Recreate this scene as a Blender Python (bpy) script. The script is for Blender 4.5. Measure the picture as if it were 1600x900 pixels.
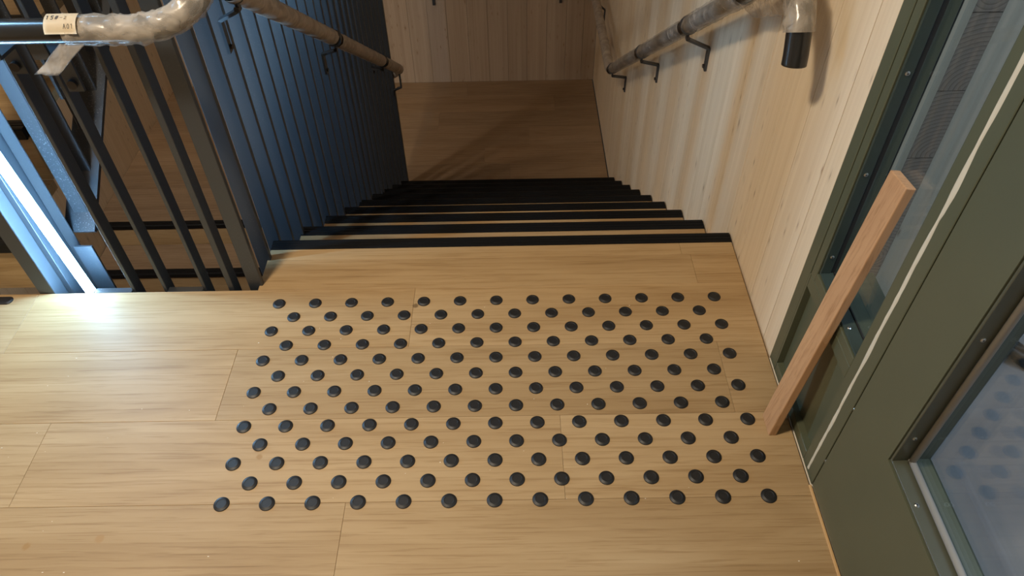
import bpy, bmesh, math, random
from mathutils import Vector, Matrix, noise
random.seed(7)
for o in list(bpy.data.objects): bpy.data.objects.remove(o)
scene = bpy.context.scene
COL = scene.collection
V = Vector

# ------------------------------------------------------------------ camera
cam_d = bpy.data.cameras.new('camera'); cam = bpy.data.objects.new('camera', cam_d); COL.objects.link(cam)
cam_d.sensor_width = 36.0; cam_d.sensor_fit = 'HORIZONTAL'; cam_d.lens = 1150/1600*36
cam_d.clip_start = .02
RR = ((0.99984327, -0.0086996, -0.01541952), (0.01697582, 0.71836207, 0.69546226), (-0.00502655, 0.69561502, -0.71839716))
m = Matrix.Identity(4)
for i in range(3):
    m[i][0] = RR[0][i]; m[i][1] = RR[1][i]; m[i][2] = -RR[2][i]
m[0][3], m[1][3], m[2][3] = 0.05401334, -0.78846908, 1.48207399
cam.matrix_world = m
scene.camera = cam

# ------------------------------------------------------------------ view + world + lamps
vs = scene.view_settings
vs.view_transform = 'Standard'; vs.look = 'None'; vs.gamma = 1.0; vs.use_curve_mapping = False
vs.exposure = 0.0
w = bpy.data.worlds.new('world'); scene.world = w; w.use_nodes = True
w.node_tree.nodes['Background'].inputs[0].default_value = (1.0, .86, .70, 1)
w.node_tree.nodes['Background'].inputs[1].default_value = .03

def area_light(name, loc, target, size, power, color, shape='DISK', size_y=None, spread=None):
    d = bpy.data.lights.new(name, 'AREA'); d.shape = shape; d.size = size
    if size_y: d.size_y = size_y
    d.energy = power; d.color = color
    if spread: d.spread = math.radians(spread)
    o = bpy.data.objects.new(name, d); COL.objects.link(o); o.location = loc
    o.rotation_euler = (V(target)-V(loc)).to_track_quat('-Z', 'Y').to_euler()
    return o
# ceiling lamp over the upper floor, behind and left of the camera (casts the handrail's shadow on the wall)
area_light('ceiling_lamp_light', (-1.0, -.30, 2.62), (-.40, .15, 0), .34, 49, (1.0, .83, .61), spread=140)
# added weak fill over the stairwell, warming the treads of the upper flight
area_light('stair_fill_light', (-2.2, 2.6, 2.6), (-2.0, 2.6, 0), .3, 9, (1.0, .76, .50), spread=100)
# added unseen fill under the upper flight, brightening the half landing and lower flight
area_light('under_stair_fill_light', (-2.4, 1.3, .26), (-2.1, 2.6, -1.6), .30, 33, (1.0, .92, .82))
# added cool fill behind the glazed door, brightening the view through the glass
area_light('next_room_fill_light', (2.6, -.4, 2.5), (2.2, -.3, 0), 1.2, 52, (.60, .80, 1.0), 'SQUARE')

# ------------------------------------------------------------------ helpers
def link(o): COL.objects.link(o); return o
def from_bm(name, bm, mat, parent=None, smooth=False, label=None, mesh_name=None):
    """world-space bmesh -> object with its origin at its centre; parent is an unrotated object"""
    bmesh.ops.recalc_face_normals(bm, faces=bm.faces)
    vs_ = [v.co for v in bm.verts]
    lo = V((min(v.x for v in vs_), min(v.y for v in vs_), min(v.z for v in vs_)))
    hi = V((max(v.x for v in vs_), max(v.y for v in vs_), max(v.z for v in vs_)))
    c = (lo+hi)/2
    for v in bm.verts: v.co -= c
    me = bpy.data.meshes.new(mesh_name or name); bm.to_mesh(me); bm.free()
    if smooth:
        for p in me.polygons: p.use_smooth = True
    if mat: me.materials.append(mat)
    o = link(bpy.data.objects.new(name, me))
    place(o, c, parent)
    if label: o['label'] = label
    return o
def wpos(o):
    p = V(o.location)
    while o.parent: o = o.parent; p += o.location
    return p
def place(o, c, parent):
    if parent: o.parent = parent; o.location = V(c)-wpos(parent)
    else: o.location = c
def tag(o, label, cat, group=None):
    o['label'] = label; o['category'] = cat
    if group: o['group'] = group
    return o
def struct(o, label=None):
    o['kind'] = 'structure'
    if label: o['label'] = label
    return o
def empty(name, loc):
    o = link(bpy.data.objects.new(name, None)); o.location = loc; o.empty_display_size = .1; return o
def add_box(bm, lo, hi, bev=0.0):
    r = bmesh.ops.create_cube(bm, size=1.0)
    vs_ = r['verts']
    for v in vs_:
        v.co = V([lo[i]+(v.co[i]+.5)*(hi[i]-lo[i]) for i in range(3)])
    if bev:
        es = list({e for v in vs_ for e in v.link_edges})
        bmesh.ops.bevel(bm, geom=es, offset=bev, segments=1, affect='EDGES', profile=.5)
def box(name, lo, hi, mat, parent=None, bev=0.0, label=None):
    bm = bmesh.new(); add_box(bm, lo, hi, bev)
    return from_bm(name, bm, mat, parent, label=label)
def dup(src, c, parent):
    o = src.copy(); link(o); place(o, c, parent); return o
def sweep(bm, pts, rad, n=16, cap=True, rfun=None, up=V((0, 0, 1))):
    """tube through pts; rfun(i, a) gives the radius"""
    pts = [V(p) for p in pts]
    T = []
    for i in range(len(pts)):
        a = pts[max(i-1, 0)]; b = pts[min(i+1, len(pts)-1)]
        T.append((b-a).normalized())
    nrm = (up - T[0]*up.dot(T[0]))
    if nrm.length < 1e-4: nrm = V((1, 0, 0)) - T[0]*T[0].x
    nrm.normalize()
    rings = []
    for i, p in enumerate(pts):
        nrm = (nrm - T[i]*nrm.dot(T[i])).normalized()
        bi = T[i].cross(nrm)
        ring = []
        for k in range(n):
            a = 2*math.pi*k/n
            d = nrm*math.cos(a)+bi*math.sin(a)
            r = rad if rfun is None else rfun(i, k, p, d)
            ring.append(bm.verts.new(p+d*r))
        rings.append(ring)
    for i in range(len(rings)-1):
        for k in range(n):
            bm.faces.new((rings[i][k], rings[i][(k+1) % n], rings[i+1][(k+1) % n], rings[i+1][k]))
    if cap:
        bm.faces.new(rings[0][::-1]); bm.faces.new(rings[-1])
    return rings
def smooth_path(ctrl, n=10):
    """Catmull-Rom"""
    P = [V(p) for p in ctrl]; P = [P[0]*2-P[1]]+P+[P[-1]*2-P[-2]]
    out = []
    for i in range(1, len(P)-2):
        for k in range(n):
            t = k/n
            a, b, c, d = P[i-1], P[i], P[i+1], P[i+2]
            out.append(.5*((2*b)+(c-a)*t+(2*a-5*b+4*c-d)*t*t+(3*b-a-3*c+d)*t**3))
    out.append(P[-2]); return out
def flat_bar(bm, pts, wvec, width, thick):
    """strip of flat bar along pts; wvec = width direction"""
    pts = [V(p) for p in pts]; wv = V(wvec).normalized()
    rings = []
    for i, p in enumerate(pts):
        if i == 0: t = (pts[1]-p).normalized()
        elif i == len(pts)-1: t = (p-pts[i-1]).normalized()
        else: t = ((p-pts[i-1]).normalized()+(pts[i+1]-p).normalized()).normalized()
        nn = t.cross(wv).normalized()
        s = 1.0
        if 0 < i < len(pts)-1:
            s = 1/max(.5, nn.dot((p-pts[i-1]).normalized().cross(wv).normalized()))
        rings.append([bm.verts.new(p+wv*a*width/2+nn*b*thick/2*s) for a, b in ((-1, -1), (1, -1), (1, 1), (-1, 1))])
    for i in range(len(rings)-1):
        for k in range(4):
            bm.faces.new((rings[i][k], rings[i][(k+1) % 4], rings[i+1][(k+1) % 4], rings[i+1][k]))
    bm.faces.new(rings[0][::-1]); bm.faces.new(rings[-1])

# ------------------------------------------------------------------ materials
class NT:
    def __init__(s, name):
        s.m = bpy.data.materials.new(name); s.m.use_nodes = True
        s.t = s.m.node_tree; s.n = s.t.nodes; s.l = s.t.links
        s.b = s.n['Principled BSDF']; s.out = s.n['Material Output']
    def add(s, typ, **kw):
        nd = s.n.new(typ)
        for k, v in kw.items():
            if k.startswith('i_'): nd.inputs[k[2:].replace('_', ' ')].default_value = v
            else: setattr(nd, k, v)
        return nd
    def link(s, a, b): s.l.new(a, b)
    def math(s, op, a, b=None, c=None):
        nd = s.n.new('ShaderNodeMath'); nd.operation = op
        for i, x in enumerate((a, b, c)):
            if x is None: continue
            if isinstance(x, (int, float)): nd.inputs[i].default_value = x
            else: s.l.new(x, nd.inputs[i])
        return nd.outputs[0]
    def mix(s, f, a, b, mode='MIX'):
        nd = s.n.new('ShaderNodeMix'); nd.data_type = 'RGBA'; nd.blend_type = mode
        for sock, x in ((nd.inputs[0], f), (nd.inputs[6], a), (nd.inputs[7], b)):
            if isinstance(x, (int, float)): sock.default_value = x
            elif isinstance(x, tuple): sock.default_value = (*x, 1) if len(x) == 3 else x
            else: s.l.new(x, sock)
        return nd.outputs[2]
    def ramp(s, f, stops):
        nd = s.n.new('ShaderNodeValToRGB'); cr = nd.color_ramp
        while len(cr.elements) < len(stops): cr.elements.new(.5)
        for e, (p, c) in zip(cr.elements, stops):
            e.position = p; e.color = (*c, 1) if len(c) == 3 else c
        s.l.new(f, nd.inputs[0]); return nd.outputs[0]
    def coords(s, scale, rnd=True):
        """world position, shifted per piece, scaled"""
        g = s.n.new('ShaderNodeNewGeometry'); src = g.outputs['Position']
        if rnd:
            oi = s.n.new('ShaderNodeObjectInfo')
            cx = s.n.new('ShaderNodeCombineXYZ')
            s.l.new(s.math('MULTIPLY', oi.outputs['Random'], 31.0), cx.inputs[0])
            s.l.new(s.math('MULTIPLY', oi.outputs['Random'], 17.0), cx.inputs[1])
            s.l.new(s.math('MULTIPLY', oi.outputs['Random'], 23.0), cx.inputs[2])
            ad = s.n.new('ShaderNodeVectorMath'); ad.operation = 'ADD'
            s.l.new(src, ad.inputs[0]); s.l.new(cx.outputs[0], ad.inputs[1]); src = ad.outputs[0]
        mu = s.n.new('ShaderNodeVectorMath'); mu.operation = 'MULTIPLY'; mu.inputs[1].default_value = scale
        s.l.new(src, mu.inputs[0]); return mu.outputs[0]
    def noise(s, vec, scale=1.0, detail=4.0, rough=.55, dist=0.0):
        nd = s.add('ShaderNodeTexNoise'); nd.inputs['Scale'].default_value = scale
        nd.inputs['Detail'].default_value = detail; nd.inputs['Roughness'].default_value = rough
        nd.inputs['Distortion'].default_value = dist
        s.l.new(vec, nd.inputs['Vector']); return nd.outputs['Fac']
    def bump(s, h, strength=.2, dist=.001):
        nd = s.n.new('ShaderNodeBump'); nd.inputs['Strength'].default_value = strength
        nd.inputs['Distance'].default_value = dist
        s.l.new(h, nd.inputs['Height']); s.l.new(nd.outputs[0], s.b.inputs['Normal'])
    def set(s, **kw):
        for k, v in kw.items():
            k = k.replace('_', ' ')
            if isinstance(v, (int, float)): s.b.inputs[k].default_value = v
            elif isinstance(v, tuple): s.b.inputs[k].default_value = (*v, 1) if len(v) == 3 else v
            else: s.l.new(v, s.b.inputs[k])
        return s

def oak(name, light, mid, dark, rough=.56, along='x', spots=None):
    t = NT(name)
    def cs(l, a): return (l, a, a) if along == 'x' else (a, l, a) if along == 'y' else (a, a, l)
    broad = t.noise(t.coords(cs(1.1, 9.0)), 1.0, 5, .6, .8)
    fine = t.noise(t.coords(cs(6.0, 190.0)), 1.0, 3, .6, .2)
    rings = t.add('ShaderNodeTexWave', wave_type='RINGS', rings_direction='Z' if along != 'z' else 'X', wave_profile='SAW')
    rings.inputs['Scale'].default_value = 1.5; rings.inputs['Distortion'].default_value = 5.0
    rings.inputs['Detail'].default_value = 3.0; rings.inputs['Detail Scale'].default_value = 1.2
    t.link(t.coords(cs(.55, 8.0)), rings.inputs['Vector'])
    col = t.ramp(broad, [(.28, dark), (.5, mid), (.72, light)])
    rg = t.ramp(rings.outputs['Fac'], [(0.0, (1, 1, 1)), (.75, (.93, .91, .88)), (1.0, (.80, .75, .69))])
    col = t.mix(.55, col, rg, 'MULTIPLY')
    pores = t.ramp(fine, [(.36, (.72, .66, .58)), (.47, (1, 1, 1))])
    col = t.mix(.6, col, pores, 'MULTIPLY')
    oi = t.n.new('ShaderNodeObjectInfo')
    tone = t.ramp(oi.outputs['Random'], [(0, (.90, .89, .87)), (.5, (1, 1, 1)), (1, (1.0, .97, .92))])
    col = t.mix(1.0, col, tone, 'MULTIPLY')
    if spots:
        g = t.n.new('ShaderNodeNewGeometry')
        for (x, y, r, c) in spots:
            d = t.add('ShaderNodeVectorMath', operation='DISTANCE'); d.inputs[1].default_value = (x, y, 0)
            t.link(g.outputs['Position'], d.inputs[0])
            wob = t.math('MULTIPLY_ADD', t.noise(t.coords((160, 160, 160), False), 1, 2), .6, .7)
            f = t.ramp(t.math('DIVIDE', d.outputs['Value'], t.math('MULTIPLY', wob, r)), [(.55, (1, 1, 1)), (1.0, (0, 0, 0))])
            col = t.mix(f, col, t.mix(.75, col, c))
    t.set(Base_Color=col, Roughness=rough)
    t.b.inputs['Specular IOR Level'].default_value = .35
    t.bump(fine, .08, .0006)
    return t.m

def pine(name, base, grain, knot, rough=.6, knot_amt=1.0):
    """whitewashed vertical softwood lamellas with small slit-like knots"""
    t = NT(name)
    g1 = t.noise(t.coords((26, 26, .55)), 1, 4, .55, .6)
    g2 = t.noise(t.coords((120, 120, 1.4)), 1, 3, .5)
    col = t.ramp(g1, [(.3, grain), (.62, base)])
    col = t.mix(.35, col, t.ramp(g2, [(.35, (.82, .78, .72)), (.6, (1, 1, 1))]), 'MULTIPLY')
    for sc, thr, w0, amt in (((17, 17, 6.0), .56, .10, .7), ((40, 40, 10.0), .62, .12, .75)):
        vo = t.add('ShaderNodeTexVoronoi', feature='F1'); vo.inputs['Scale'].default_value = 1.0
        t.link(t.coords(sc), vo.inputs['Vector'])
        pk = t.add('ShaderNodeSeparateColor'); t.link(vo.outputs['Color'], pk.inputs[0])
        soft = t.ramp(vo.outputs['Distance'], [(w0*.35, (1, 1, 1)), (w0, (.25, .25, .25)), (w0*2.1, (0, 0, 0))])
        on = t.math('MULTIPLY', t.math('GREATER_THAN', pk.outputs[0], thr), amt*knot_amt)
        col = t.mix(t.math('MULTIPLY', soft, on), col, knot)
    oi = t.n.new('ShaderNodeObjectInfo')
    tone = t.ramp(oi.outputs['Random'], [(0, (.93, .91, .88)), (.5, (1, 1, 1)), (1, (.97, .94, .90))])
    col = t.mix(1.0, col, tone, 'MULTIPLY')
    t.set(Base_Color=col, Roughness=rough)
    t.bump(g2, .06, .0008)
    return t.m

def paint(name, col, rough=.4, speck=0.0, bump=.0, metallic=0.0, var=.06, spec=.5):
    t = NT(name)
    n = t.noise(t.coords((9, 9, 9)), 1, 4)
    c = t.mix(n, tuple(x*(1-var) for x in col), tuple(min(1, x*(1+var)) for x in col))
    if speck:
        sp = t.noise(t.coords((260, 260, 260)), 1, 2, .5)
        big = t.noise(t.coords((7, 7, 3)), 1, 3)
        f = t.math('MULTIPLY', t.ramp(sp, [(.62, (0, 0, 0)), (.70, (1, 1, 1))]), t.ramp(big, [(.45, (0, 0, 0)), (.6, (1, 1, 1))]))
        c = t.mix(t.math('MULTIPLY', f, speck), c, (.35, .35, .35))
    t.set(Base_Color=c, Roughness=rough, Metallic=metallic)
    t.b.inputs['Specular IOR Level'].default_value = spec
    if bump:
        t.bump(t.noise(t.coords((420, 420, 420)), 1, 2), bump, .0006)
    return t.m

OAK_SPOTS = [(-.222, .585, .010, (.10, .055, .02)), (-.553, .137, .008, (.30, .17, .06)), (-.544, .118, .009, (.30, .17, .06)),
             (-.99, -.09, .010, (.30, .17, .06)), (-.84, -.075, .012, (.34, .2, .08))]
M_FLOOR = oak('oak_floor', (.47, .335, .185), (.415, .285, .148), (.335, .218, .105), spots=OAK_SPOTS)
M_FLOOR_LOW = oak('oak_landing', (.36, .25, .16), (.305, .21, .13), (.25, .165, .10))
M_TREAD = oak('oak_tread', (.47, .325, .17), (.41, .27, .135), (.33, .205, .10))
M_BATTEN = oak('batten_wood', (.60, .37, .205), (.53, .31, .165), (.44, .25, .13), along='z', rough=.55)
M_TRIM = oak('trim_oak', (.66, .44, .22), (.58, .37, .17), (.5, .3, .13), along='y')
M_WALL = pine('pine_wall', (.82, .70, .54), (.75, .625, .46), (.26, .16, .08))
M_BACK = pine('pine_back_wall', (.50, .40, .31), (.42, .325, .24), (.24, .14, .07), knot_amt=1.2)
M_FIN = paint('black_steel', (.030, .036, .045), .42, speck=.10, bump=.10, spec=.8)
M_FIN_UP = paint('speckled_black_steel', (.030, .033, .038), .36, speck=.35, bump=.14)
M_STRIP = paint('black_rubber_nosing', (.005, .005, .0055), .55, bump=.1, spec=.2)
M_STUD = paint('black_rubber_stud', (.009, .009, .010), .50, bump=.12)
M_PIPE = paint('black_pipe', (.016, .015, .014), .26)
M_GREEN = paint('olive_green_paint', (.088, .096, .060), .36, bump=.04)
M_GREEN_D = paint('dark_green_bead', (.036, .052, .046), .34, bump=.04)
M_BEAD = paint('olive_bead', (.078, .080, .056), .34, bump=.04)
M_GASKET = paint('grey_gasket', (.30, .29, .27), .5)
M_DARK = paint('dark_joint', (.01, .01, .01), .8)
M_SEAL = paint('pale_sealant', (.60, .56, .46), .7, bump=.3, var=.15)
M_WHITE = paint('white_plaster', (.78, .72, .62), .8)
M_TAG = paint('paper_tag', (.80, .66, .46), .6)
M_INK = paint('ink', (.05, .045, .05), .6)
M_ZINC = paint('zinc_screw', (.62, .62, .60), .28, metallic=1.0)
M_BOLT = paint('black_bolt', (.05, .045, .045), .35, metallic=.6)
M_OUTFLOOR = paint('grey_next_floor', (.24, .23, .23), .6, var=.2)
M_HOSE = paint('black_hose', (.02, .018, .018), .45)
M_CHIP = paint('pale_chips', (.75, .68, .55), .8)
M_LAMP = paint('lamp_housing', (.7, .7, .68), .5)

def film(name, col, alpha, rough=.22):
    t = NT(name)
    n = t.noise(t.coords((17, 17, 17), False), 1, 4, .5, 1.6)
    a = t.math('MULTIPLY_ADD', t.ramp(n, [(.35, (0, 0, 0)), (.65, (1, 1, 1))]), .30, alpha-.15)
    t.set(Base_Color=col, Roughness=rough, Alpha=a)
    t.b.inputs['Specular IOR Level'].default_value = .9
    t.bump(n, .5, .004)
    return t.m
M_FILM = film('clear_plastic_film', (.62, .55, .47), .42)
M_FILM_L = film('brown_plastic_film', (.42, .35, .29), .85, .35)
M_FLAP = film('milky_plastic_film', (.72, .66, .60), .52, .25)

def glass(name):
    t = NT(name); t.n.remove(t.b)
    lw = t.add('ShaderNodeLayerWeight'); lw.inputs[0].default_value = .5
    fac = t.math('MULTIPLY_ADD', t.math('POWER', lw.outputs['Facing'], 5.0), .92, .065)
    tr = t.add('ShaderNodeBsdfTransparent'); tr.inputs[0].default_value = (.94, .96, .98, 1)
    gl = t.add('ShaderNodeBsdfGlossy'); gl.inputs[0].default_value = (.78, .88, 1.0, 1); gl.inputs['Roughness'].default_value = .012
    mx = t.add('ShaderNodeMixShader')
    t.link(fac, mx.inputs[0]); t.link(tr.outputs[0], mx.inputs[1]); t.link(gl.outputs[0], mx.inputs[2])
    t.link(mx.outputs[0], t.out.inputs[0]); return t.m
M_GLASS = glass('window_glass')

def emit(name, col, s):
    t = NT(name); t.n.remove(t.b)
    e = t.add('ShaderNodeEmission'); e.inputs[0].default_value = (*col, 1); e.inputs[1].default_value = s
    t.link(e.outputs[0], t.out.inputs[0]); return t.m
M_LED = emit('led_glow', (.33, .65, 1.0), 112.0)
M_BULB = emit('lamp_glow', (1.0, .78, .5), 4.0)

def endgrain(name):
    t = NT(name)
    w_ = t.add('ShaderNodeTexWave', wave_type='RINGS', rings_direction='Y', wave_profile='SAW')
    w_.inputs['Scale'].default_value = 36.0; w_.inputs['Distortion'].default_value = 1.2; w_.inputs['Detail'].default_value = 2.0
    tc = t.add('ShaderNodeTexCoord'); oi = t.n.new('ShaderNodeObjectInfo')
    cx = t.n.new('ShaderNodeCombineXYZ')
    t.link(t.math('MULTIPLY_ADD', oi.outputs['Random'], .05, -.03), cx.inputs[0]); t.link(t.math('MULTIPLY_ADD', oi.outputs['Random'], -.06, .075), cx.inputs[2])
    ad = t.add('ShaderNodeVectorMath', operation='ADD'); t.link(tc.outputs['Object'], ad.inputs[0]); t.link(cx.outputs[0], ad.inputs[1])
    t.link(ad.outputs[0], w_.inputs['Vector'])
    c = t.ramp(w_.outputs['Fac'], [(0, (.46, .34, .25)), (.7, (.40, .29, .21)), (1, (.22, .15, .10))])
    t.set(Base_Color=c, Roughness=.8); return t.m
M_END = endgrain('pine_end_grain')

# ------------------------------------------------------------------ dimensions (metres)
XR, XL = .70, -.672            # right flight: wall face, left edge of treads
YN, TR, RI = .864, .267, .178  # first nosing, tread, riser
ZL = -9*RI                     # mid landing
YB = 4.51                      # back wall of the landing
XLW = -2.65                    # left wall of the stairwell
YE = .655                      # edge of the upper floor at the well
CEIL = 2.70

# ------------------------------------------------------------------ floor of planks
def planks(parent, rows, z0, z1, mat, gap=.0004):
    """rows: (y0, y1, [x breaks])"""
    for y0, y1, xs in rows:
        for a, b in zip(xs[:-1], xs[1:]):
            box('plank', (a+gap/2, y0+gap/2, z0), (b-gap/2, y1-gap/2, z1), mat, parent, bev=.0007)
fl = struct(box('floor', (-2.65, -2.2, -.22), (XR-.004, YE-.012, -.014), M_DARK), 'light oak plank floor of the upper level')
planks(fl, [(.440, YE, [-1.29, -.228, .696]), (.22, .440, [-2.65, -1.75, -.674, .575, .696]), (0, .22, [-2.65, -1.07, .155, .696]),
            (-.22, 0, [-2.65, -1.6, -.327, .696]), (-.44, -.22, [-2.65, -.9, .35, .696]), (-.66, -.44, [-2.65, -1.4, 0, .696]),
            (-.88, -.66, [-2.65, -.6, .696]), (-1.1, -.88, [-2.65, -1.2, .2, .696])], -.014, 0, M_FLOOR)
planks(fl, [(.440, YE, [-2.65, -1.29])], -.014, 0, M_FLOOR)
planks(fl, [(-2.2+.22*i, -2.2+.22*(i+1), [-2.65, -2+.37*i, .696]) for i in range(5)], -.014, 0, M_FLOOR)
box('edge_board', (-1.29, YE-.012, -.20), (XL-.002, YE, -.0145), M_TREAD, fl)

# landing half-way down
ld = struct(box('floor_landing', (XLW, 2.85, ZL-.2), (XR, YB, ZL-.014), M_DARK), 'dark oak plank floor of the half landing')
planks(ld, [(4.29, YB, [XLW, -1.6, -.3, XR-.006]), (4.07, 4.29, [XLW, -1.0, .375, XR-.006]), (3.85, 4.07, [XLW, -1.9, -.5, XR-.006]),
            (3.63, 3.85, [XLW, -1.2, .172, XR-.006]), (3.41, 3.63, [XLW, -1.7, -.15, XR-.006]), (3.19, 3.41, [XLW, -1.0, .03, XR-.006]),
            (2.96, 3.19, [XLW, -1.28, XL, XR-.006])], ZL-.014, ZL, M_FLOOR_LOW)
box('plank', (XLW, 2.852, ZL-.014), (-1.285, 2.959, ZL), M_FLOOR_LOW, ld, bev=.0007)
lf = struct(box('floor_lower', (XLW, -2.2, -3.5), (XR, YB, -3.4), M_FLOOR_LOW), 'dark floor far below the stairs')

# ------------------------------------------------------------------ walls of boards
def board_wall(name, label, axis, pos, thick, u0, breaks, z0, z1, mat, back):
    """breaks along u; pos = face coordinate, boards go from pos to pos+thick*sign"""
    lo_u, hi_u = breaks[0], breaks[-1]
    s = 1 if thick > 0 else -1
    if axis == 'x': bb = ((min(pos+s*.02, pos+thick), lo_u, z0), (max(pos+s*.02, pos+thick), hi_u, z1))
    else: bb = ((lo_u, min(pos+s*.02, pos+thick), z0), (hi_u, max(pos+s*.02, pos+thick), z1))
    wl = struct(box(name, bb[0], bb[1], back), label)
    for a, b in zip(breaks[:-1], breaks[1:]):
        g = .0016 if abs(b-.602) < .001 or abs(b-.893) < .001 else .0009
        if axis == 'x': l, h = (min(pos, pos+s*.02), a+g, z0), (max(pos, pos+s*.02), b-g, z1)
        else: l, h = (a+g, min(pos, pos+s*.02), z0), (b-g, max(pos, pos+s*.02), z1)
        box('board', l, h, mat, wl, bev=.0003)
    return wl
yb = [.389, .455, .602, .745, .887, .893]+[.893+.145*i for i in range(1, 25)]+[YB]
yb = [y for y in yb if y <= YB-.02]+[YB]
wr = board_wall('wall_right', 'pale pine board wall on the right of the stairs', 'x', XR+.001, .10, 0, yb, ZL, CEIL, M_WALL, M_DARK)
xb = [XLW+.0]+[-2.5+.148*i for i in range(0, 21)]
xb = [-2.65]+[-.898-.1485*i for i in range(11, 0, -1)]+[-.898, -.721, -.573, -.431, -.275, -.125, .026, .173, .322, .47, .60, XR]
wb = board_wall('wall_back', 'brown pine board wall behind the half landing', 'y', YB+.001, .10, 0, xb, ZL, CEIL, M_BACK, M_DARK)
wl = board_wall('wall_left', 'pale pine board wall on the left of the stairwell', 'x', XLW-.001, -.10, 0, [-2.2, -1.5, -.8, -.1]+[.6+.145*i for i in range(0, 27)]+[YB], -3.4, CEIL, M_WALL, M_DARK)
struct(box('wall_behind', (XLW, -2.3, 0), (XR+.1, -2.2, CEIL), M_WHITE), 'plain wall behind the viewer')
struct(box('ceiling', (XLW-.1, -2.3, CEIL), (XR+.1, YB+.1, CEIL+.1), M_WHITE), 'pale ceiling above the stairs')
for nm, loc, lb in (('ceiling_lamp', (-1.0, -.30, 2.64), 'round white ceiling lamp above the upper floor'), ('ceiling_lamp', (-2.2, 2.6, 2.62), 'added round white fill lamp above the stairwell'), ('soffit_fill_lamp', (-2.4, 1.3, .27), 'added small round fill lamp under the upper stairs')):  # stairwell and soffit housings are added to go with the unseen fill lights
    e = tag(empty(nm, V(loc)+V((0, 0, .06))), lb, 'lamp', 'ceiling lamps')
    bm = bmesh.new(); sweep(bm, [V(loc)+V((0, 0, .005)), V(loc)+V((0, 0, .06))], .20 if loc[2] > 2 else .17, 32); from_bm('housing', bm, M_LAMP, e)

# ------------------------------------------------------------------ flights of stairs
def flight(name, label, x0, x1, y0, dirn, z_top, n, mat_t, mat_r, first_tread=True, up=False):
    """nosing k at y0+dirn*k*TR, height z_top -/+ k*RI; each tread carries its black nosing strip"""
    e = tag(empty(name, ((x0+x1)/2, y0, z_top)), label, 'staircase')
    src = None
    for k in range(n):
        z = z_top + (RI*k if up else -RI*k)
        y = y0+dirn*TR*k                        # nosing front
        back = y - dirn*TR                      # towards the higher riser (descending) ...
        ND = .048 if k else .043
        d = dirn if not up else -dirn           # direction in which the nosing faces
        if first_tread or k > 0:
            ya, yb_ = sorted((y-d*ND, y-d*(TR+.012)))
            tr = box('tread', (x0, ya, z-.03), (x1, yb_, z), mat_t, e, bev=.0008)
        else: tr = e
        # ridged nosing: flat base, raised ribs, rounded front lip
        bm = bmesh.new()
        prof = [(ND, -.03), (ND, .0015), (.040, .002), (.034, .002), (.033, .0006), (.030, .0006), (.029, .0026), (.022, .0026), (.021, .0006),
                (.018, .0006), (.017, .0026), (.008, .0026), (.003, .0012), (0.0, -.003), (0.0, -.032), (.006, -.034), (.010, -.03)]
        ra = [bm.verts.new((x0, y-d*p, z+q)) for p, q in prof]; rb = [bm.verts.new((x1, y-d*p, z+q)) for p, q in prof]
        for i in range(len(prof)):
            j = (i+1) % len(prof); bm.faces.new((ra[i], ra[j], rb[j], rb[i]))
        bm.faces.new(ra[::-1]); bm.faces.new(rb)
        from_bm('nosing', bm, M_STRIP, tr)
        yr = sorted((y-d*.012, y-d*.03))
        box('riser', (x0, yr[0], z-RI+.0005), (x1, yr[1], z-.0345), mat_r, e)
    return e
fr_ = flight('staircase', 'oak staircase going down between the board wall and black slats', XL, XR-.004, YN, 1, 0.0, 9, M_TREAD, M_TREAD, first_tread=False)
g = .0004
for (a, b, y0, y1) in ((XL, .565, YE, .772), (.565, XR-.004, YE, .772), (XL, .54, .772, .821), (.54, XR-.004, .772, .821)):
    box('top_board', (a+g/2, y0+g/2, -.03), (b-g/2, y1-g/2, 0), M_FLOOR, fr_, bev=.0007)
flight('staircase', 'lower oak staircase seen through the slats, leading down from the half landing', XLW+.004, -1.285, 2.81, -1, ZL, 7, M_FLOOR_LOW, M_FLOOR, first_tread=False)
flight('staircase', 'oak staircase going up at far left behind the bright tube light', XLW+.004, -1.291, .668, 1, RI, 8, M_FLOOR, M_FLOOR, up=True)

# ------------------------------------------------------------------ slat screens
def fin_mesh(name, lo, hi, mat, parent): return box(name, lo, hi, mat, parent, bev=.0012)
scr = tag(empty('slat_screen', (-.682, 1.86, -.9)), 'long screen of black steel slats along the left of the stairs', 'slat screen')
f0 = fin_mesh('slat', (-.702, .672, -1.9), (-.662, .687, CEIL-.005), M_FIN, scr)
cz = (CEIL-.005-1.9)/2
NF = 24
for i in range(1, NF):
    dup(f0, (-.682, .6795+.1035*i, cz), scr)
bm = bmesh.new(); flat_bar(bm, [(-.713, .66, -.20), (-.713, 3.10, -.20-RI/TR*2.44)], (0, 0, 1), .20, .012)
from_bm('stringer', bm, M_FIN, scr)
box('end_post', (-.706, .672+.1035*NF-.02, -1.601), (-.650, .672+.1035*NF+.01, CEIL-.005), M_FIN, scr, bev=.0012)

fs = tag(empty('slat_screen', (-.88, .683, 0)), 'short row of widely spaced black slats at the floor edge', 'slat screen')
for x0_, x1_ in ((-1.03, -1.02), (-.94, -.93), (-.829, -.819), (-.757, -.741)):
    fin_mesh('slat', (x0_, .663, -.6), (x1_, .703, CEIL-.005), M_FIN, fs)
for a, b in ((-1.135, -1.031), (-.929, -.8295)):
    box('base_plate', (a, .657, -.012), (b, .676, -.002), M_FIN_UP, fs, bev=.001)

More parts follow.
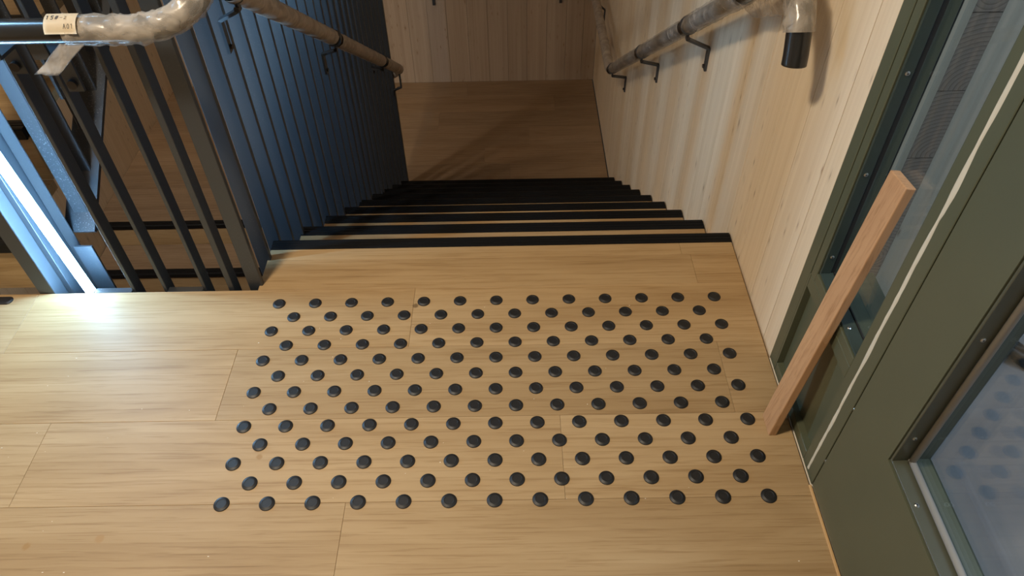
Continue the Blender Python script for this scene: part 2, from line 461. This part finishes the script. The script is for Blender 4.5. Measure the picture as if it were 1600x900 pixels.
us = tag(empty('slat_screen', (-1.19, .80, .05)), 'speckled black slats standing on the sloping stringer of the upper stairs', 'slat screen')
for i in range(9):
    y = .855+.10*i
    fin_mesh('slat', (-1.215, y, .056+.717*(y-.754)), (-1.175, y+.008, CEIL-.005), M_FIN_UP, us)
bm = bmesh.new(); flat_bar(bm, [(-1.196, .812, .091), (-1.196, 2.6, .05+.717*1.845)], (1, 0, 0), .088, .012)
from_bm('stringer', bm, M_FIN_UP, us)
box('end_plate', (-1.205, .766, -.20), (-1.153, .774, .075), M_FIN, us, bev=.001)
bm = bmesh.new(); flat_bar(bm, [(-1.170, 1.0, .42), (-1.170, 1.0, .54)], (0, 1, 0), .035, .008)
cp = from_bm('connecting_plate', bm, M_FIN_UP, us)
for z in (.53, .585):
    bm = bmesh.new(); sweep(bm, [(-1.166, 1.0, z-.08), (-1.159, 1.0, z-.08)], .009, 6, up=V((0, 1, 0))); from_bm('bolt', bm, M_BOLT, cp)

# newel channel and the tube light in it
nw = tag(empty('newel_post', (-1.21, .69, 0)), 'tall dark steel channel post holding the bright tube light', 'post')
H = CEIL-.005
box('back_plate', (-1.2895, .831, -.25), (-1.255, .837, H), M_FIN, nw, bev=.001)
box('flange', (-1.2895, .656, -.25), (-1.245, .830, H), M_FIN, nw, bev=.0015)
box('flange', (-1.243, .800, -.25), (-1.211, .806, H), M_FIN_UP, nw, bev=.0015)
box('inner_angle', (-1.2445, .700, -.25), (-1.228, .7375, H), M_FIN, nw, bev=.001)
tl = tag(empty('tube_light', (-1.157, .676, -.03)), 'glowing blue-white tube light leaning upright in the steel post', 'lamp')
a, b = V((-1.157, .676, -.03)), V((-1.157-.062*1.55, .680, 1.52))
bm = bmesh.new(); sweep(bm, [a+(b-a)*t for t in (.012, .5, .99)], .013, 14, up=V((0, 1, 0))); from_bm('tube', bm, M_LED, tl, smooth=True)
for t0, t1 in ((0, .012), (.99, 1.0)):
    bm = bmesh.new(); sweep(bm, [a+(b-a)*t0, a+(b-a)*t1], .0145, 14, up=V((0, 1, 0))); from_bm('end_cap', bm, M_ZINC, tl)

# ------------------------------------------------------------------ tactile studs
ORD = ['first', 'second', 'third', 'fourth', 'fifth', 'sixth', 'seventh', 'eighth', 'ninth', 'tenth', 'eleventh', 'twelfth', 'thirteenth']
bm = bmesh.new()
prof = [(.0175, 0), (.0175, .0008), (.0168, .0022), (.0118, .0045), (.0105, .0046), (.0098, .0040), (.0, .0040)]
N = 28; prev = None
for r, z in prof:
    if r == 0: ring = [bm.verts.new((0, 0, z))]
    else: ring = [bm.verts.new((r*math.cos(2*math.pi*k/N), r*math.sin(2*math.pi*k/N), z)) for k in range(N)]
    if prev:
        for k in range(N):
            if len(ring) == 1: bm.faces.new((prev[k], prev[(k+1) % N], ring[0]))
            else: bm.faces.new((prev[k], prev[(k+1) % N], ring[(k+1) % N], ring[k]))
    else: bm.faces.new(ring[::-1])
    prev = ring
bmesh.ops.recalc_face_normals(bm, faces=bm.faces)
stud_me = bpy.data.meshes.new('tactile_stud'); bm.to_mesh(stud_me); bm.free(); stud_me.materials.append(M_STUD)
for r in range(13):                       # r = 0 next to the stairs
    y = .05*(12-r)
    n = 13 if r % 2 == 0 else 12
    for c in range(n):
        x = -.6+.1*c+(0 if n == 13 else .05)
        o = link(bpy.data.objects.new('tactile_stud', stud_me)); o.location = (x, y, .0001)
        row = 'row nearest the stairs' if r == 0 else 'row farthest from the stairs' if r == 12 else ORD[r]+' row from the stairs'
        wh = 'leftmost' if c == 0 else 'rightmost' if c == n-1 else ORD[c]+' from the left'
        tag(o, 'round black tactile stud, %s in the %s' % (wh, row), 'stud', 'tactile studs in front of the stairs')
bm = bmesh.new()
out = []
for k in range(24):
    a = 2*math.pi*(k+.5)/24; cx = .10 if math.cos(a) > 0 else -.10
    out.append((cx+.0145*math.cos(a), .0145*math.sin(a)))
r0 = [bm.verts.new((x, y, 0)) for x, y in out]; r1 = [bm.verts.new((x, y, .002)) for x, y in out]
r2 = [bm.verts.new(((abs(x)-.004)*(1 if x > 0 else -1), y*.72, .0045)) for x, y in out]
for A, B in ((r0, r1), (r1, r2)):
    for k in range(24): bm.faces.new((A[k], A[(k+1) % 24], B[(k+1) % 24], B[k]))
bm.faces.new(r0[::-1]); bm.faces.new(r2)
for v in bm.verts: v.co += V((-1.352-.1145, .630, .0001))
tag(from_bm('tactile_bar', bm, M_STUD), 'long black tactile bar with rounded end at the left picture edge', 'tactile bar')

# ------------------------------------------------------------------ handrails
PR = .0245
def wrap_mesh(path, base, amp, seed, n=20, spiral=0.0):
    bm = bmesh.new()
    def rf(i, k, p, d):
        q = p*38+V((seed, 0, 0))+d*1.3
        v = noise.noise(q)*.6+noise.noise(q*2.7)*.4
        s = 0
        if spiral:
            ph = (i*spiral+k/n) % 1.0
            s = .0016*(1-abs(ph-.5)*2)
        return base+amp*abs(v)+s
    sweep(bm, path, base, n, cap=False, rfun=rf)
    return bm
def resample(path, step):
    out = [V(path[0])]; acc = 0
    for a, b in zip(path[:-1], path[1:]):
        a, b = V(a), V(b); L = (b-a).length
        n = max(1, round(L/step))
        for k in range(1, n+1): out.append(a+(b-a)*k/n)
    return out
def clip(path, f): return [p for p in path if f(p)]

def bracket(parent, top, arm_x, arm_z, drop, sx):
    """flat bar bracket: clamp under the pipe, stem, sloping arm to the wall, plate down the wall"""
    t = V(top)
    bm = bmesh.new()
    flat_bar(bm, [t+V((0, 0, -PR)), t+V((0, 0, -PR-.022)), V((arm_x, t.y+.012, arm_z)), V((arm_x, t.y+.012, arm_z-drop))], (0, 1, 0), .020, .008)
    br = from_bm('bracket', bm, M_FIN, parent)
    bm = bmesh.new(); sweep(bm, [t+V((0, -.013, 0)), t+V((0, .013, 0))], PR+.0035, 18, up=V((0, 0, 1)))
    from_bm('clamp', bm, M_FIN, br)
    bm = bmesh.new(); sweep(bm, [t+V((0, -.010, -PR-.014)), t+V((0, -.018, -PR-.014))], .007, 6); from_bm('bolt', bm, M_BOLT, br)
    bm = bmesh.new(); sweep(bm, [V((arm_x-sx*.004, t.y+.012, arm_z-drop+.015)), V((arm_x-sx*.010, t.y+.012, arm_z-drop+.015))], .007, 6); from_bm('bolt', bm, M_BOLT, br)
    return br

# right rail on the board wall
def zr(y): return .640-.6605*(y-1.03)
hr = tag(empty('handrail', (.62, .9, .7)), 'plastic-wrapped black handrail on the pine board wall, right of the stairs', 'handrail')
rr = smooth_path([(.617, .549, .727), (.617, .556, .755), (.617, .580, .805), (.617, .63, .842), (.617, .70, .848), (.617, .80, zr(.80)+.004), (.617, .90, zr(.9))], 8)
rr += [V((.617, y, zr(y))) for y in (1.5, 2.2, 2.9)]
rr += smooth_path([(.617, 2.98, zr(2.98)), (.617, 3.02, zr(3.02)), (.617, 3.07, -.692), (.617, 3.14, -.700)], 5)
rr += [V((.617, 3.7, -.700)), V((.617, 4.30, -.700))]
rr += smooth_path([(.617, 4.36, -.70), (.60, 4.41, -.70), (.55, 4.43, -.70), (.48, 4.43, -.70)], 5)
rr += [V((-.4, 4.43, -.70)), V((-2.0, 4.43, -.70))]
bm = bmesh.new(); sweep(bm, rr, PR, 20); from_bm('pipe', bm, M_PIPE, hr, smooth=True)
rs = resample(rr, .014)
wp = clip(rs, lambda p: .93 < p.y < 4.3 and p.x > .6)
seg = [p for p in wp if p.y < 1.415]; from_bm('plastic_wrap', wrap_mesh(seg, PR+.002, .011, 1, spiral=.23), M_FILM, hr, smooth=True)
seg = [p for p in wp if 1.455 < p.y < 2.14]; from_bm('plastic_wrap', wrap_mesh(seg, PR+.002, .006, 5, spiral=.23), M_FILM, hr, smooth=True)
seg = [p for p in wp if 2.18 < p.y < 2.93]; from_bm('plastic_wrap', wrap_mesh(seg, PR+.002, .006, 9, spiral=.21), M_FILM, hr, smooth=True)
seg = [p for p in wp if 3.0 < p.y < 4.06]; from_bm('plastic_wrap', wrap_mesh(seg, PR+.002, .005, 12), M_FILM_L, hr, smooth=True)
seg = [p for p in rs if p.x > .6 and (p.y < .80 and p.z > .785)]
from_bm('plastic_wrap', wrap_mesh(seg, PR+.003, .016, 21), M_FILM, hr, smooth=True)
for y, za, dr in ((1.425, .292, .078), (2.145, -.168, .082), (2.945, -.690, .088)):
    bracket(hr, (.617, y, zr(y)), .6965, za, dr, 1)
bracket(hr, (.617, 4.07, -.70), .6965, -.825, .088, 1)
for x in (-.515, .422):
    bm = bmesh.new(); flat_bar(bm, [(x, 4.43, -.7245), (x, 4.43, -.77), (x, 4.5055, -.87), (x, 4.5055, -.965)], (1, 0, 0), .020, .008)
    from_bm('bracket', bm, M_FIN, hr)
# loose sheet hanging from the rail's upper bend
def sheet(name, P00, P10, P01, P11, mat, parent, amp=.006, nu=14, nv=10, seed=0):
    bm = bmesh.new(); grid = []
    for i in range(nu+1):
        row = []
        for j in range(nv+1):
            u, v = i/nu, j/nv
            p = (V(P00)*(1-u)+V(P10)*u)*(1-v)+(V(P01)*(1-u)+V(P11)*u)*v
            nn = (V(P10)-V(P00)).cross(V(P01)-V(P00)).normalized()
            q = p*30+V((seed, seed, 0))
            edge = (V(P01)-V(P00)).normalized()*(noise.noise(q*1.7)*.007 if j == nv else 0)
            row.append(bm.verts.new(p+nn*amp*noise.noise(q)*1.6+edge))
        grid.append(row)
    for i in range(nu):
        for j in range(nv):
            bm.faces.new((grid[i][j], grid[i+1][j], grid[i+1][j+1], grid[i][j+1]))
    bmesh.ops.solidify(bm, geom=bm.faces[:], thickness=.0006)
    return from_bm(name, bm, mat, parent, smooth=True)
sheet('loose_film', (.625, .68, .850), (.625, 1.04, .655), (.660, .665, .770), (.655, .98, .620), M_FILM, hr, seed=3)

# left rail in front of the slats
hl = tag(empty('handrail', (-.6, .8, .8)), 'tan-wrapped black handrail on the slats, left of the stairs', 'handrail')
def zl(y): return .660-.6570*(y-1.04)
lr = [V((-1.45, .600, .803)), V((-.80, .600, .803))]
lr += smooth_path([(-.74, .600, .803), (-.68, .600, .804), (-.62, .606, .815), (-.572, .635, .840), (-.566, .70, .856), (-.585, .78, .828), (-.60, .87, zl(.87))], 8)
lr += [V((-.60, y, zl(y))) for y in (1.5, 2.2, 2.9)]
lr += smooth_path([(-.60, 3.02, zl(3.02)), (-.603, 3.10, zl(3.10)), (-.62, 3.155, zl(3.15)-.004), (-.655, 3.18, -.765), (-.70, 3.18, -.765)], 6)
bm = bmesh.new(); sweep(bm, lr, PR, 20); from_bm('pipe', bm, M_PIPE, hl, smooth=True)
ls = resample(lr, .013)
seg = [p for p in ls if p.x > -.835 and p.y < .86]
from_bm('plastic_wrap', wrap_mesh(seg, PR+.003, .012, 33), M_FILM, hl, smooth=True)
for y0_, y1_, sd in ((.90, 1.74, 41), (1.79, 2.60, 47), (2.645, 3.3, 53)):
    seg = [p for p in ls if y0_ < p.y < y1_]
    from_bm('plastic_wrap', wrap_mesh(seg, PR+.0025, .005, sd), M_FILM_L, hl, smooth=True)
for y, za, dr in ((.93, .655, .085), (1.765, .115, .08), (2.62, -.42, .04)):
    bracket(hl, (-.60, y, zl(y)), -.6575, za, dr, -1)
bm = bmesh.new(); flat_bar(bm, [(-.60, 3.08, zl(3.08)-PR), (-.60, 3.085, -.80), (-.648, 3.10, -.83), (-.648, 3.10, -.87)], (0, 1, 0), .020, .008)
from_bm('bracket', bm, M_FIN, hl)
# brackets of the level part, bolted to the slats of the short row
for x, zb in ((-1.004, .70), (-.902, .655)):
    bm = bmesh.new(); flat_bar(bm, [(x+.055, .600, .7795), (x+.055, .600, .735), (x+.045, .655, .735), (x, .6575, .735)] if False else
                               [(x, .600, .7795), (x, .602, .745), (x, .6585, .742), (x, .6585, zb-.02)], (1, 0, 0), .034, .007)
    br = from_bm('bracket', bm, M_FIN, hl)
    bm = bmesh.new(); sweep(bm, [(x, .6545, zb+.0), (x, .646, zb+.0)], .0105, 16, up=V((0, 0, 1))); from_bm('bolt', bm, M_BOLT, br, smooth=False)
# paper tag with pencilled marks
def on_pipe(x, a, r):       # a = angle from the camera-facing side, up positive
    return V((x, .600-r*math.cos(a), .803+r*math.sin(a)))
bm = bmesh.new(); g_ = []
for i in range(9):
    x = -.853+.063*i/8
    g_.append([bm.verts.new(on_pipe(x, .25+1.45*j/10, PR+.0085)) for j in range(11)])
for i in range(8):
    for j in range(10): bm.faces.new((g_[i][j], g_[i+1][j], g_[i+1][j+1], g_[i][j+1]))
bmesh.ops.solidify(bm, geom=bm.faces[:], thickness=.0006)
tg = from_bm('paper_tag', bm, M_TAG, hl, smooth=True, label='cream paper tag with pencilled marks')
GL = {'1': [[(0, .8), (.3, 1), (.3, 0)]], '5': [[(.8, 1), (.1, 1), (.1, .55), (.6, .6), (.75, .3), (.5, 0), (0, .05)]],
      '#': [[(.2, 0), (.4, 1)], [(.6, 0), (.8, 1)], [(0, .35), (1, .35)], [(.05, .7), (1, .7)]],
      '-': [[(0, .5), (.9, .5)]], '2': [[(.05, .8), (.35, 1), (.7, .75), (.05, 0), (.8, 0)]],
      'A': [[(0, 0), (.4, 1), (.8, 0)], [(.15, .4), (.65, .4)]], '0': [[(.4, 1), (.05, .6), (.1, .15), (.4, 0), (.75, .4), (.65, .85), (.4, 1)]]}
def write(txt, x0, a0, h, wd, th):
    bm = bmesh.new(); x = x0
    for ch in txt:
        for st in GL.get(ch, []):
            pts = []
            for (u0, v0), (u1, v1) in zip(st[:-1], st[1:]):
                for k in range(4):
                    t = k/4; pts.append((u0+(u1-u0)*t, v0+(v1-v0)*t))
            pts.append(st[-1])
            sweep(bm, [on_pipe(x+u*wd, a0+v*h, PR+.0089) for u, v in pts], th, 5)
        x += wd*1.35
    return from_bm('handwriting', bm, M_INK, tg)
write('15#', -.848, 1.13, .27, .0062, .0007)
write('-2', -.822, 1.15, .22, .006, .0003)
write('A01', -.814, .55, .28, .0055, .00045)
# torn film tail hanging off the level pipe
sheet('film_tail', (-.835, .572, .790), (-.782, .572, .790), (-.905, .556, .733), (-.858, .552, .731), M_FLAP, hl, amp=.006, seed=8)

# ------------------------------------------------------------------ glazed side panel (window_1)
GX = .735
wi = struct(empty('window_1', (XR, .21, 0)), 'narrow glazed side panel with olive green frame beside the door')
HT = 2.45
box('jamb', (XR, .352, 0), (XR+.058, .388, HT), M_GREEN, wi, bev=.0012)
box('jamb', (XR, .324, .337), (XR+.058, .3480, HT), M_GREEN, wi, bev=.0012)
box('jamb', (XR, .3455, 0), (XR+.12, .3515, .3365), M_GREEN, wi)
nj = box('jamb', (XR, .0265, 0), (XR+.12, .090, HT), M_GREEN, wi, bev=.0012)
box('bottom_rail', (XR, .0905, 0), (XR+.12, .345, .030), M_GREEN, wi, bev=.0012)
box('middle_rail', (XR, .0905, .302), (XR+.12, .345, .3365), M_GREEN, wi, bev=.0012)
box('middle_rail', (XR, .0905, .3375), (XR+.12, .3235, .362), M_GREEN, wi, bev=.0012)
box('top_rail', (XR, .0905, HT-.08), (XR+.12, .3235, HT), M_GREEN, wi, bev=.0012)
box('lower_panel', (XR+.016, .0905, .030), (XR+.10, .345, .302), M_GREEN, wi)
# glazing beads inside the opening
box('glazing_bead', (XR+.004, .3185, .367), (GX-.010, .3238, HT-.081), M_GREEN_D, wi, bev=.0008)
box('glazing_bead', (XR+.004, .0905, .3622), (GX-.003, .3238, .3668), M_GREEN_D, wi, bev=.0008)
box('glazing_bead', (XR+.004, .0905, .367), (GX-.003, .0957, HT-.081), M_GREEN_D, wi, bev=.0008)
box('gasket', (GX-.0095, .3205, .367), (GX-.0002, .3235, HT-.081), M_DARK, wi)
box('gasket', (GX-.003, .0905, .362), (GX-.0002, .3235, .369), M_DARK, wi)
for x in (GX, GX+.032):
    box('pane', (x, .0905, .362), (x+.004, .3235, HT-.081), M_GLASS, wi)
def screw(loc, axis, parent):
    l, ax = V(loc), V(axis)
    bm = bmesh.new()
    pts = [l, l+ax*.0012, l+ax*.0022]
    rr_ = [.0042, .0042, .0026]
    sweep(bm, pts, .004, 12, rfun=lambda i, k, p, d: rr_[i], up=V((.3, .5, .8)))
    bm2 = from_bm('screw', bm, M_ZINC, parent)
    bm = bmesh.new(); sweep(bm, [l+ax*.0019, l+ax*.0025], .0013, 6, up=V((.3, .5, .8))); from_bm('socket', bm, M_DARK, bm2)
for z in (.415, .628, .838, 1.05):
    screw((.7145, .3185, z), (0, -1, 0), wi)
screw((.7145, .165, .3668), (0, 0, 1), wi)
# smeared sealant along the near jamb
bm = bmesh.new(); ring = []
for i in range(90):
    z = .012+(1.45-.012)*i/89
    c = .0610+.0025*noise.noise(V((z*7, 3, 0)))
    wd = .0042+.0028*noise.noise(V((z*13, 9, 0)))+.0015*noise.noise(V((z*60, 1, 0)))+.0016*min(1, z)
    h = .0012+.0008*noise.noise(V((z*40, 5, 2)))
    a, b = c-wd, c+wd*.8
    ring.append([bm.verts.new((XR-.00005, a, z)), bm.verts.new((XR-h, a+wd*.4, z)), bm.verts.new((XR-h*1.5, c+.001, z)), bm.verts.new((XR-h, b-wd*.3, z)), bm.verts.new((XR-.00005, b, z))])
for A, B in zip(ring[:-1], ring[1:]):
    for k in range(5): bm.faces.new((A[k], A[(k+1) % 5], B[(k+1) % 5], B[k]))
bm.faces.new(ring[0]); bm.faces.new(ring[-1][::-1])
from_bm('sealant', bm, M_SEAL, nj, label='smeared pale sealant line')
# end of a laminated timber wall seen through the narrow pane
ct = struct(box('wall_timber_end', (.812, .43, 0), (.960, .60, CEIL), M_WALL), 'cut end of a laminated timber wall behind the glass')
box('outer_layer', (.812, .405, 0), (.834, .4299, CEIL), M_WALL, ct)
for i in range(18):
    box('end_grain_board', (.8345, .405, .15*i+.001), (.886, .4299, .15*i+.149), M_END, ct)
box('outer_layer', (.8865, .405, 0), (.960, .4299, CEIL), M_WALL, ct)

# ------------------------------------------------------------------ glazed door (door_1)
do = struct(empty('door_1', (XR, -.45, 0)), 'olive green glazed door at the right')
DZ0, RB = .006, .338
box('stile', (XR, -.114, DZ0), (XR+.075, .0225, HT), M_GREEN, do, bev=.0004)
box('stile', (XR, -1.00, DZ0), (XR+.075, -.86, HT), M_GREEN, do, bev=.0015)
box('bottom_rail', (XR+.00004, -.8595, DZ0), (XR+.075, -.1130, RB), M_GREEN, do)
box('top_rail', (XR, -.8595, HT-.13), (XR+.075, -.1142, HT), M_GREEN, do, bev=.0015)
box('glazing_bead', (XR+.003, -.1195, RB+.006), (GX-.003, -.1143, HT-.131), M_BEAD, do, bev=.0008)
box('glazing_bead', (XR+.003, -.859, RB+.0002), (GX-.003, -.1143, RB+.0055), M_BEAD, do, bev=.0008)
def gasket(pts):
    bm = bmesh.new(); sweep(bm, pts, .006, 10); return from_bm('gasket', bm, M_GASKET, do, smooth=True)
gasket([(GX-.001, -.1255, RB+.006), (GX-.001, -.1255, HT-.135)])
gasket([(GX-.001, -.122, RB+.0115), (GX-.001, -.857, RB+.0115)])
for x in (GX+.003, GX+.037):
    box('pane', (x, -.8595, RB), (x+.004, -.1145, HT-.131), M_GLASS, do)
for z in (.413, .669, .93, 1.2):
    screw((.717, -.1195, z), (0, -1, 0), do)
for y in (-.204, -.45, -.70):
    screw((.7135, y, RB+.0055), (0, 0, 1), do)
for z in (.10, .29):
    screw((XR+.003, .0245, z), (-1, 0, 0), nj)
tm = struct(box('trim_1', (XR-.0065, -1.4, -.004), (XR-.0005, .0245, .0035), M_TRIM, None, bev=.001), 'thin oak strip under the green door')
struct(box('wall_right_near', (XR, -2.2, 0), (XR+.10, -1.003, CEIL), M_WALL), 'board wall on the near side of the door')
struct(box('wall_right_over', (XR, -1.003, HT+.003), (XR+.10, .3885, CEIL), M_WALL), 'board wall above the green door')
struct(box('wall_right_below', (XR, -2.2, -.22), (XR+.12, .3885, -.006), M_WHITE), 'floor edge below the green door')
# room beyond the glass
struct(box('floor_next', (XR+.125, -2.2, -.05), (4.2, 3.0, 0), M_OUTFLOOR), 'grey floor of the next room behind the glass')
struct(box('wall_next', (4.2, -2.2, 0), (4.3, 3.0, CEIL), M_WHITE), 'pale far wall of the next room')
struct(box('wall_next_end', (.97, 3.0, 0), (4.3, 3.1, CEIL), M_WHITE), 'pale end wall of the next room')
struct(box('wall_next_near', (XR+.1, -2.3, 0), (4.3, -2.2, CEIL), M_WHITE), 'pale near wall of the next room')
struct(box('ceiling_next', (XR+.1, -2.3, CEIL), (4.3, 3.1, CEIL+.1), M_WHITE), 'pale ceiling of the next room')
bm = bmesh.new(); pts = []
for i in range(120):
    a = i*.21; r = .14+.025*math.sin(i*.37); pts.append((1.43+r*math.cos(a), .44+r*math.sin(a)*.9, .013+.006*(i//30)+.003*math.sin(i*.9)))
sweep(bm, pts, .011, 8)
tag(from_bm('hose_coil', bm, M_HOSE, None, smooth=True), 'coiled black hose on the floor behind the door glass', 'hose')

# ------------------------------------------------------------------ leaning batten
bm = bmesh.new()
b0, b1 = (V((.637, .2105, .0)), V((.637, .1530, .0))), (V((.712, .249, .692)), V((.712, .184, .701)))
dep = V((.0185, 0, -.002))
vs_ = [bm.verts.new(p) for p in (b0[0], b0[1], b0[1]+V((.0185, 0, 0)), b0[0]+V((.0185, 0, 0)), b1[0], b1[1], b1[1]+dep, b1[0]+dep)]
for f in ((0, 1, 2, 3), (4, 5, 6, 7), (0, 1, 5, 4), (1, 2, 6, 5), (2, 3, 7, 6), (3, 0, 4, 7)): bm.faces.new([vs_[i] for i in f])
bmesh.ops.recalc_face_normals(bm, faces=bm.faces)
bmesh.ops.bevel(bm, geom=bm.edges[:], offset=.0022, segments=2, affect='EDGES', profile=.5)
tag(from_bm('wood_batten', bm, M_BATTEN), 'reddish bare wood batten leaning upright against the green side panel', 'batten')

# ------------------------------------------------------------------ crumbs of dust on the floor
bm = bmesh.new()
spots = [(random.uniform(-1.2, .66), random.uniform(-.25, .62)) for _ in range(46)]
for x, y in spots:
    s = random.uniform(.0007, .0018)
    add_box(bm, (x, y, .0001), (x+s*random.uniform(1, 2), y+s, s*.7))
d_ = from_bm('sawdust', bm, M_CHIP); d_['kind'] = 'stuff'; tag(d_, 'scattered pale sawdust crumbs on the oak floor', 'sawdust')
